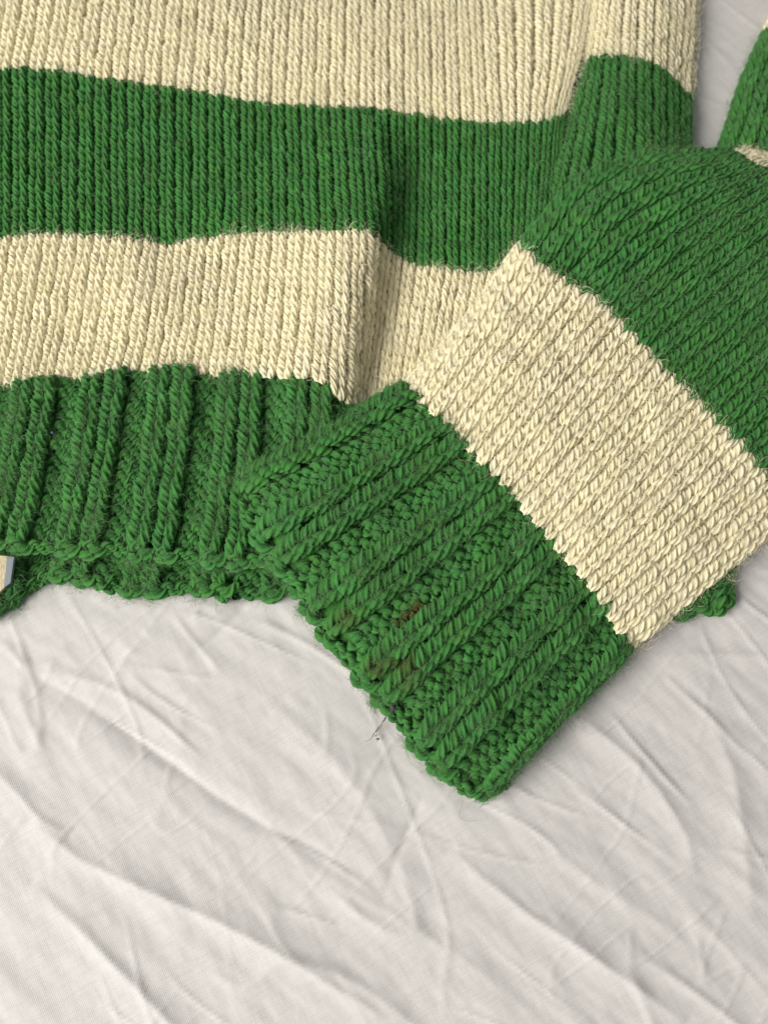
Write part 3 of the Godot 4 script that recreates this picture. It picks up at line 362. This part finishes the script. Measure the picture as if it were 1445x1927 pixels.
# The corners of all stitches of a panel: rows of points in metres.
func lattice(t: Dictionary, u0: int, u1: int, v0: int, v1: int, rough: float, phase := 0, full := 1.0) -> Array:
	var across := []
	for row in t.p:
		var line := []
		for u in range(u0, u1 + 1):
			var place := float(u)
			match posmod(u - u0 + phase, 4):       # ribs: the two knit columns are wider than the two purl columns
				2: place -= full - 1.0
				0: place += full - 1.0
			line.append(curve_at(row, t.u, place))
		across.append(line)
	var rows := []
	var shift := rng.randf() * 900.0
	for v in range(v0, v1 + 1):
		var line := PackedVector3Array()
		for i in u1 - u0 + 1:
			var column := []
			for k in across.size():
				column.append(across[k][i])
			var p := curve_at(column, t.v, v)
			var n := soft.get_noise_3d(p.x, p.z, shift)
			p += Vector3(0.5 * soft.get_noise_3d(p.x * 2, p.z * 2, shift + 50), n * 2.0, 0.4 * soft.get_noise_3d(p.x * 2, p.z * 2, shift + 90)) * rough * 2.2
			line.append(p * 0.001)
		rows.append(line)
	return rows


func commit(called: String, parts: Dictionary, m: Material, parent: Node3D) -> MeshInstance3D:
	var a := []
	a.resize(Mesh.ARRAY_MAX)
	a[Mesh.ARRAY_VERTEX] = parts.v
	a[Mesh.ARRAY_NORMAL] = parts.n
	a[Mesh.ARRAY_TEX_UV] = parts.uv
	if parts.has("color"):
		a[Mesh.ARRAY_COLOR] = parts.color
	a[Mesh.ARRAY_INDEX] = parts.index
	var mesh := ArrayMesh.new()
	mesh.add_surface_from_arrays(Mesh.PRIMITIVE_TRIANGLES, a)
	mesh.surface_set_material(0, m)
	var o := MeshInstance3D.new()
	o.name = called
	o.mesh = mesh
	parent.add_child(o, true)
	return o


# How much brown dirt lies on a point: soft, ragged patches.
func stain_at(p: Vector3, s: Dictionary) -> float:
	var d := Vector2(p.x * 1000.0 - s.at.x, p.z * 1000.0 - s.at.z)
	var g: float = 1.0 - d.length() / s.size + 0.9 * soft.get_noise_3d(p.x * 14000.0, p.z * 14000.0, s.size * 40.0)
	return clampf(g * 1.6, 0.0, 1.0) * s.strength if d.length() < s.size * 1.6 else 0.0


func stitch(into: Dictionary, shape: Dictionary, at: Transform3D, color: Color, stains := []) -> void:
	var base: int = into.v.size()
	into.v.append_array(at * (shape.v as PackedVector3Array))
	into.n.append_array(Transform3D(at.basis.orthonormalized(), Vector3.ZERO) * (shape.n as PackedVector3Array))
	into.uv.append_array(shape.uv)
	var tint := PackedColorArray()
	tint.resize(shape.v.size())
	tint.fill(color)
	if stains:
		for i in shape.v.size():
			var dirt := 0.0
			for s in stains:
				dirt = maxf(dirt, stain_at(at * (shape.v[i] as Vector3), s))
			tint[i] = color.lerp(Color(0.05, 0.03, 0.010), dirt)
	into.color.append_array(tint)
	for i in shape.index:
		into.index.append(base + i)


# A striped panel: its inner cloth, with every knit column a child.
func knit_part(thing: Node3D, called: String, grid: Array, u0: int, u1: int, v0: int, v1: int, kind: String, style: String, how: Dictionary) -> void:
	var wool := green_wool if kind == "green" else cream_wool
	var lining := fresh()
	lining.color = PackedColorArray()
	var plain := Color(0.04, 0.17, 0.03) if kind == "green" else Color(0.95, 0.885, 0.64)
	var deep: float = 0.22 + how.get("lift", 0.0)
	for v in range(v0, v1 + 1):
		for u in range(u0, u1 + 1):
			var n := normal_at(grid, u, v)
			lining.v.append(grid[v][u] - n * WALE * deep)
			lining.n.append(n)
			lining.uv.append(Vector2(u, v))
			lining.color.append(plain)
	var wide := u1 - u0 + 1
	for v in v1 - v0:
		for u in u1 - u0:
			var p := v * wide + u
			lining.index.append_array(PackedInt32Array([p, p + wide, p + 1, p + 1, p + wide, p + wide + 1]))
	var part := commit(called, lining, wool, thing)
	var phase: int = how.get("phase", 0)
	var edge: int = how.get("edge", 0)
	var lift: float = how.get("lift", 0.0)
	var fluffy: float = how.get("fluff", 1.0)
	var stains: Array = how.get("stains", [])
	for u in range(u0, u1):
		var column := fresh()
		column.color = PackedColorArray()
		var knit := style == "knit" or posmod(u + phase, 4) >= 2
		for v in range(v0, v1):
			var a: Vector3 = grid[v][u]
			var b: Vector3 = grid[v][u + 1]
			var c: Vector3 = grid[v + 1][u]
			var d: Vector3 = grid[v + 1][u + 1]
			var x := (b - a + d - c) * 0.5
			var y := (c - a + d - b) * 0.5
			var size := clampf(x.length(), WALE * 0.72, WALE * 1.2)
			var n := x.cross(y).normalized()
			if style == "rib" and v - v0 < edge and n.y < -0.1 and (u < u0 + 2 or u > u1 - 3):
				continue
			var o := (a + b + c + d) * 0.25
			var raise := 0.0
			if style == "rib":
				raise = lift if knit else -lift
				x *= 1.0 if knit else 1.05
			var tint := wool_tint(kind)
			if kind == "green":        # uneven dye
				tint *= 1.0 + 0.25 * soft.get_noise_3d(o.x * 5000.0, o.y * 3000.0, o.z * 5000.0)
			var stained := 0.0
			for s in stains:
				stained = maxf(stained, stain_at(o, s))
			var at := Transform3D(Basis(x, y / ROW * 0.98, n * size), o + n * size * (raise + rng.randf_range(-0.03, 0.03)))
			at.basis = at.basis.rotated(n, rng.randf_range(-0.09, 0.09))
			at.basis = at.basis.rotated(y.normalized(), rng.randf_range(-0.12, 0.12))
			at.basis = at.basis * Basis.from_scale(Vector3.ONE * rng.randf_range(0.92, 1.08))
			at.origin += x * rng.randf_range(-0.035, 0.035) + y * rng.randf_range(-0.05, 0.05)
			if edge > 0 and v - v0 < edge and style == "rib":
				# the bound off edge: thick loops curling over the rim
				var loop := Transform3D(Basis(x.normalized() * size, y.normalized() * size * rng.randf_range(0.95, 1.2), n * size), o + n * size * rng.randf_range(-0.05, 0.12))
				loop.basis = loop.basis.rotated(n, rng.randf_range(-0.25, 0.25)).rotated(x.normalized(), rng.randf_range(-0.2, 0.3))
				stitch(column, purl_shapes[rng.randi() % purl_shapes.size()], loop, tint, stains if stained > 0.0 else [])
			else:
				var shapes: Array = (open_shapes if how.get("open", false) else knit_shapes) if knit else purl_shapes
				stitch(column, shapes[rng.randi() % shapes.size()], at, tint, stains if stained > 0.0 else [])
			fluff_at[kind].append([o + n * size * (raise + 0.1), n, x.normalized(), fluffy if knit else fluffy * 0.35, stained])
		var name_of := "knit_column"
		if style == "rib":
			name_of = "rib_column" if knit else "purl_column"
		commit(name_of, column, wool, part)


func normal_at(grid: Array, u: int, v: int) -> Vector3:
	var wide: int = grid[0].size() - 1
	var high: int = grid.size() - 1
	var x: Vector3 = grid[v][mini(u + 1, wide)] - grid[v][maxi(u - 1, 0)]
	var y: Vector3 = grid[mini(v + 1, high)][u] - grid[maxi(v - 1, 0)][u]
	return x.cross(y).normalized()


# ==================================================================== wool fluff
func fibre(into: Dictionary, path: Array, thick: float) -> void:
	var first: int = into.v.size()
	var n := path.size()
	for i in n:
		var along: Vector3 = (path[mini(i + 1, n - 1)] - path[maxi(i - 1, 0)]).normalized()
		var across := along.cross(Vector3(0.3, 0.2, 0.93)).normalized()
		var out := across.cross(along)
		var r := thick * (1.0 - 0.6 * i / (n - 1.0))
		for j in 3:
			var d := across * cos(TAU * j / 3) + out * sin(TAU * j / 3)
			into.v.append(path[i] + d * r)
			into.n.append(d)
			into.uv.append(Vector2(j / 3.0, i))
	for i in n - 1:
		for j in 3:
			var p := first + i * 3 + j
			var q := first + i * 3 + (j + 1) % 3
			into.index.append_array(PackedInt32Array([p, q, p + 3, q, q + 3, p + 3]))


func make_fluff(thing: Node3D) -> void:
	var tufts := []
	for t in 5:
		var f := fresh()
		for i in 6:
			var at := Vector3(rng.randf_range(-0.9, 0.9), rng.randf_range(-0.7, 0.7), rng.randf_range(-0.05, 0.25)) * WALE * 0.6
			var turn := rng.randf() * TAU
			var rise := rng.randf_range(0.02, 0.5)
			if rng.randf() < 0.22:
				rise = rng.randf_range(0.6, 1.1)
			var bend := rng.randf_range(-1.1, 1.1)
			var length := rng.randf_range(0.0010, 0.0044)
			var path := [at]
			for k in 5:
				var way := Vector3(cos(turn) * cos(rise), sin(turn) * cos(rise), sin(rise))
				at += way * length / 5.0
				path.append(at)
				turn += bend * 0.35
				rise -= 0.16
			fibre(f, path, rng.randf_range(0.000022, 0.000042) if rng.randf() < 0.9 else rng.randf_range(0.000040, 0.000055))
		tufts.append(f)
	for kind in ["green", "cream"]:
		var m := StandardMaterial3D.new()
		m.resource_name = kind + " fluff"
		m.vertex_color_use_as_albedo = true
		m.roughness = 0.6
		m.metallic_specular = 0.4
		var spots := []
		for i in 5:
			spots.append([])
		for s in fluff_at[kind]:
			var many := int((5.5 if kind == "green" else 5.5) * s[3] + rng.randf())
			many = int(many * clampf(1.0 + 1.6 * soft.get_noise_3d(s[0].x * 4000.0, 0.0, s[0].z * 4000.0), 0.2, 2.2))
			for i in many:
				spots[rng.randi() % 5].append(s)
		for i in 5:
			var mm := MultiMesh.new()
			mm.transform_format = MultiMesh.TRANSFORM_3D
			mm.use_colors = true
			var a := []
			a.resize(Mesh.ARRAY_MAX)
			a[Mesh.ARRAY_VERTEX] = tufts[i].v
			a[Mesh.ARRAY_NORMAL] = tufts[i].n
			a[Mesh.ARRAY_INDEX] = tufts[i].index
			var mesh := ArrayMesh.new()
			mesh.add_surface_from_arrays(Mesh.PRIMITIVE_TRIANGLES, a)
			mesh.surface_set_material(0, m)
			mm.mesh = mesh
			mm.instance_count = spots[i].size()
			for j in spots[i].size():
				var s: Array = spots[i][j]
				var n: Vector3 = s[1]
				var x: Vector3 = (s[2] as Vector3).rotated(n, rng.randf() * TAU)
				var basis := Basis(x, n.cross(x), n) * Basis.from_scale(Vector3.ONE * rng.randf_range(0.75, 1.25))
				mm.set_instance_transform(j, Transform3D(basis, s[0] + n * WALE * rng.randf_range(-0.05, 0.16)))
				var c := wool_tint(kind)
				if kind == "green":
					c = c.lerp(Color(0.28, 0.46, 0.22), rng.randf_range(0.0, 0.6))
					c = c.lerp(Color(0.13, 0.07, 0.03), s[4])
				mm.set_instance_color(j, c)
			var o := MultiMeshInstance3D.new()
			o.name = "wool_fuzz"
			o.multimesh = mm
			o.set_meta("kind", "stuff")
			thing.add_child(o, true)


# ==================================================================== the sheet
func to_line(p: Vector2, line: Array) -> Array:
	var best := 1e9
	var along := 0.0
	var run := 0.0
	var total := 0.0
	for i in line.size() - 1:
		total += line[i].distance_to(line[i + 1])
	for i in line.size() - 1:
		var a: Vector2 = line[i]
		var ab: Vector2 = line[i + 1] - a
		var t := clampf((p - a).dot(ab) / ab.length_squared(), 0.0, 1.0)
		var d := p.distance_to(a + ab * t)
		if d < best:
			best = d
			along = (run + ab.length() * t) / total
		run += ab.length()
	return [best, along]


func make_sheet(creases: Array) -> void:
	var broad := FastNoiseLite.new()
	broad.seed = 31
	broad.frequency = 0.045
	broad.fractal_octaves = 3
	var sharp := FastNoiseLite.new()
	sharp.seed = 5
	sharp.frequency = 0.016
	sharp.fractal_type = FastNoiseLite.FRACTAL_NONE
	var steps := []
	var out := [0.18, 0.22, 0.3, 0.45, 0.7]
	for o in range(out.size() - 1, -1, -1):
		steps.append(-out[o])
	for i in 353:
		steps.append(-0.15 + i * 0.00085)
	for o in out:
		steps.append(o)
	var deep := []
	for o in [-0.8, -0.5, -0.34, -0.27, -0.235]:
		deep.append(o)
	for i in 404:
		deep.append(-0.2145 + i * 0.0009)
	for o in [0.17, 0.21, 0.28, 0.42, 0.65]:
		deep.append(o)
	var boxes := []
	for c in creases:
		var r := Rect2(c.line[0], Vector2.ZERO)
		for q in c.line:
			r = r.expand(q)
		boxes.append(r.grow(c.width * 2.6))
	var s := fresh()
	var wide := steps.size()
	var points := PackedVector3Array()
	for z in deep:
		for x in steps:
			var p := Vector2(x, z) * 1000.0
			var turned := p.rotated(-0.72)
			var h := broad.get_noise_2d(turned.x * 0.45, turned.y * 1.5) * 0.55 + broad.get_noise_2d(turned.x * 1.6 + 300.0, turned.y * 3.6) * 0.12 + crumple(p, sharp)
			if z < -0.02:
				h *= clampf(1.0 + (z + 0.02) / 0.03, 0.35, 1.0)
			for k in creases.size():
				if boxes[k].has_point(p):
					var near := to_line(p, creases[k].line)
					var t: float = near[0] / creases[k].width
					var taper := sin(PI * clampf(near[1], 0.0, 1.0))
					h += 1.45 * creases[k].height * exp(0.15 - sqrt(t * t + 0.0225)) * sqrt(maxf(taper, 0.0))
			points.append(Vector3(x, (h - 0.9) * 0.001, z))
	s.v = points
	for j in deep.size():
		for i in wide:
			var dx := points[j * wide + mini(i + 1, wide - 1)] - points[j * wide + maxi(i - 1, 0)]
			var dz := points[mini(j + 1, deep.size() - 1) * wide + i] - points[maxi(j - 1, 0) * wide + i]
			s.n.append(dz.cross(dx).normalized())
			var p: Vector3 = points[j * wide + i]
			s.uv.append(Vector2(p.x, p.z).rotated(0.5))
	for j in deep.size() - 1:
		for i in wide - 1:
			var p := j * wide + i
			s.index.append_array(PackedInt32Array([p, p + 1, p + wide, p + 1, p + wide + 1, p + wide]))
	var cloth := StandardMaterial3D.new()
	cloth.resource_name = "cotton weave"
	cloth.albedo_color = Color(0.515, 0.505, 0.502).linear_to_srgb()
	cloth.roughness = 0.85
	cloth.metallic_specular = 0.3
	cloth.rim_enabled = true
	cloth.rim = 0.25
	var weave := weave_maps()
	cloth.albedo_texture = weave[0]
	cloth.heightmap_enabled = true
	cloth.heightmap_scale = 0.0045
	cloth.heightmap_texture = weave[1]
	cloth.uv1_scale = Vector3(1.0 / 0.0432, 1.0 / 0.0432, 1)
	var o := commit("bed_sheet", s, cloth, self)
	o.set_meta("label", "creased white cotton bed sheet spread out under the sweater")
	o.set_meta("category", "bed sheet")


# Sharp little folds that cross each other in several directions
func crumple(p: Vector2, noise: FastNoiseLite) -> float:
	var h := 0.0
	for i in 4:
		var q := p.rotated([-0.72, -0.45, -1.15, 0.8][i])
		var size: float = [1.0, 1.7, 1.5, 2.6][i]
		var n := noise.get_noise_2d(q.x * 0.34 * size + 200.0 * i, q.y * 1.5 * size)
		h += maxf(0.0, 1.0 - absf(n) * 9.0) ** 1.3 * [0.55, 0.34, 0.3, 0.26][i] * clampf(0.25 + 2.4 * noise.get_noise_2d(p.x * 0.8 - 500.0, p.y * 0.8 + 90.0 * i), 0.0, 1.0)
	return h


# 96 threads each way in one tile: what each thread's cotton looks like, and the height of the weave
func weave_maps() -> Array:
	var side := 960
	var threads := 96
	var tone_a := []
	var tone_b := []
	for i in threads:
		tone_a.append(rng.randf_range(0.97, 1.0))
		tone_b.append(rng.randf_range(0.97, 1.0))
	var n := FastNoiseLite.new()
	n.seed = 77
	n.frequency = 0.03
	var color := Image.create(side, side, false, Image.FORMAT_RGB8)
	var relief := Image.create(side, side, false, Image.FORMAT_RGB8)
	var each := float(side) / threads
	for y in side:
		var j := int(y / each)
		var fy := y / each - j
		for x in side:
			var i := int(x / each)
			var fx := x / each - i
			var over := (i + j) % 2 == 0
			var tone: float = tone_a[i] if over else tone_b[j]
			tone += 0.05 * n.get_noise_2d(x * (1.0 if over else 0.2), y * (0.2 if over else 1.0))
			var h := sin(PI * fx) * (0.55 + 0.45 * sin(PI * fy)) if over else sin(PI * fy) * (0.55 + 0.45 * sin(PI * fx))
			var g := clampf(tone, 0.0, 1.0)
			color.set_pixel(x, y, Color(g, g, g))
			relief.set_pixel(x, y, Color(h, h, h))
	return [ImageTexture.create_from_image(color), ImageTexture.create_from_image(relief)]


# ==================================================================== small things
func prism(outline: Array, thick: float) -> Dictionary:
	var s := fresh()
	var c := Vector3.ZERO
	for p in outline:
		c += p / outline.size()
	var n := outline.size()
	for level in [0.0, -thick]:
		for p in outline:
			s.v.append((p + Vector3(0, level, 0)) * 0.001)
			s.n.append(Vector3.UP if level == 0.0 else Vector3.DOWN)
			s.uv.append(Vector2(p.x, p.z) * 0.02)
	for i in range(1, n - 1):
		s.index.append_array(PackedInt32Array([0, i, i + 1, n, n + i + 1, n + i]))
	for i in n:
		var k := (i + 1) % n
		var a: Vector3 = outline[i]
		var b: Vector3 = outline[k]
		var side := Vector3.UP.cross(b - a).normalized()
		var first: int = s.v.size()
		for p in [a, b, b - Vector3(0, thick, 0), a - Vector3(0, thick, 0)]:
			s.v.append(p * 0.001)
			s.n.append(side)
			s.uv.append(Vector2(p.x + p.y, p.z) * 0.02)
		s.index.append_array(PackedInt32Array([first, first + 2, first + 1, first, first + 3, first + 2]))
	return s


func make_tag(face: Array, strip: Array) -> void:
	var tag := Node3D.new()
	tag.name = "card_tag"
	tag.set_meta("label", "corner of a beige card tag with a blue grey border on the green hem")
	tag.set_meta("category", "tag")
	add_child(tag)
	var n := FastNoiseLite.new()
	n.seed = 8
	n.frequency = 0.08
	var im := Image.create(128, 128, false, Image.FORMAT_RGB8)
	for y in 128:
		for x in 128:
			var d := n.get_noise_2d(x * 1.4, y * 0.7)
			im.set_pixel(x, y, Color(0.69 + 0.14 * d, 0.65 + 0.13 * d, 0.54 + 0.12 * d))
	var card := StandardMaterial3D.new()
	card.albedo_texture = ImageTexture.create_from_image(im)
	card.uv1_scale = Vector3(4, 4, 4)
	card.roughness = 0.8
	var rim := StandardMaterial3D.new()
	rim.albedo_color = Color(0.16, 0.20, 0.22).linear_to_srgb()
	rim.roughness = 0.45
	commit("card_face", prism(face, 1.2), card, tag)
	commit("border_strip", prism(strip, 1.2), rim, tag)


func strand(into: Dictionary, points: Array, thick: float) -> void:
	var path := PackedVector3Array()
	var knots := []
	for i in points.size():
		knots.append(float(i))
	var n := (points.size() - 1) * 5
	for i in n + 1:
		path.append(curve_at(points, knots, i / 5.0) * 0.001)
	var first: int = into.v.size()
	for i in n + 1:
		var along := (path[mini(i + 1, n)] - path[maxi(i - 1, 0)]).normalized()
		var across := along.cross(Vector3(0.1, 0.9, 0.2)).normalized()
		var out := across.cross(along)
		for j in 6:
			var d := across * cos(TAU * j / 6) + out * sin(TAU * j / 6)
			into.v.append(path[i] + d * thick * 0.001 * (1.0 - 0.5 * i / n))
			into.n.append(d)
			into.uv.append(Vector2(j, i))
	for i in n:
		for j in 6:
			var p := first + i * 6 + j
			var q := first + i * 6 + (j + 1) % 6
			into.index.append_array(PackedInt32Array([p, q, p + 6, q, q + 6, p + 6]))


func paint(c: Color) -> StandardMaterial3D:
	var m := StandardMaterial3D.new()
	m.albedo_color = c.linear_to_srgb()
	m.roughness = 0.7
	return m


func hair(called: String, label: String, points: Array, thick: float, c: Color) -> void:
	var s := fresh()
	strand(s, points, thick)
	var o := commit(called, s, paint(c), self)
	o.set_meta("label", label)
	o.set_meta("category", "hair")


func dark_thread(points: Array, tail: Array) -> void:
	var o := Node3D.new()
	o.name = "dark_thread"
	o.set_meta("label", "frayed dark grey thread hanging from the lower left edge of the green cuff")
	o.set_meta("category", "thread")
	add_child(o)
	var s := fresh()
	for i in 6:
		var own := []
		for k in points.size():
			var spread := 0.28 if k < 3 else 0.4 + 0.25 * (k - 3)
			own.append(points[k] + Vector3(rng.randf_range(-1, 1), rng.randf_range(0.0, 0.6), rng.randf_range(-1, 1)) * spread)
		strand(s, own.slice(0, 4 if i > 2 else 7), 0.085)
	commit("thread_strand", s, paint(Color(0.02, 0.026, 0.02)), o)
	var e := fresh()
	strand(e, tail, 0.08)
	commit("thread_end", e, paint(Color(0.05, 0.05, 0.045)), o)
	var k := fresh()
	lump(k, points[1], Vector3(0.9, 0.8, 2.1))
	commit("knot", k, paint(Color(0.016, 0.022, 0.016)), o)


func lump(into: Dictionary, at: Vector3, size: Vector3) -> void:
	var first: int = into.v.size()
	for i in 9:
		for j in 12:
			var a := PI * i / 8.0
			var b := TAU * j / 12.0
			var d := Vector3(sin(a) * cos(b), cos(a), sin(a) * sin(b))
			var r := 1.0 + 0.5 * soft.get_noise_3d(d.x * 9 + at.x, d.y * 9, d.z * 9 + at.z)
			into.v.append((at + d * size * r) * 0.001)
			into.n.append(d)
			into.uv.append(Vector2(j, i))
	for i in 8:
		for j in 12:
			var p := first + i * 12 + j
			var q := first + i * 12 + (j + 1) % 12
			into.index.append_array(PackedInt32Array([p, p + 12, q, q, p + 12, q + 12]))


func lint(called: String, label: String, at: Vector3, size: Vector3, c: Color) -> void:
	var s := fresh()
	lump(s, at, size)
	for i in (4 if c.r < 0.4 else 0):
		var way := Vector3(rng.randf_range(-1, 1), rng.randf_range(0.1, 0.4), rng.randf_range(-1, 1))
		strand(s, [at, at + way * size.x, at + way * size.x * 1.8 + Vector3(rng.randf_range(-0.4, 0.4), -0.2, rng.randf_range(-0.4, 0.4))], 0.03)
	var o := commit(called, s, paint(c), self)
	o.set_meta("label", label)
	o.set_meta("category", "lint")
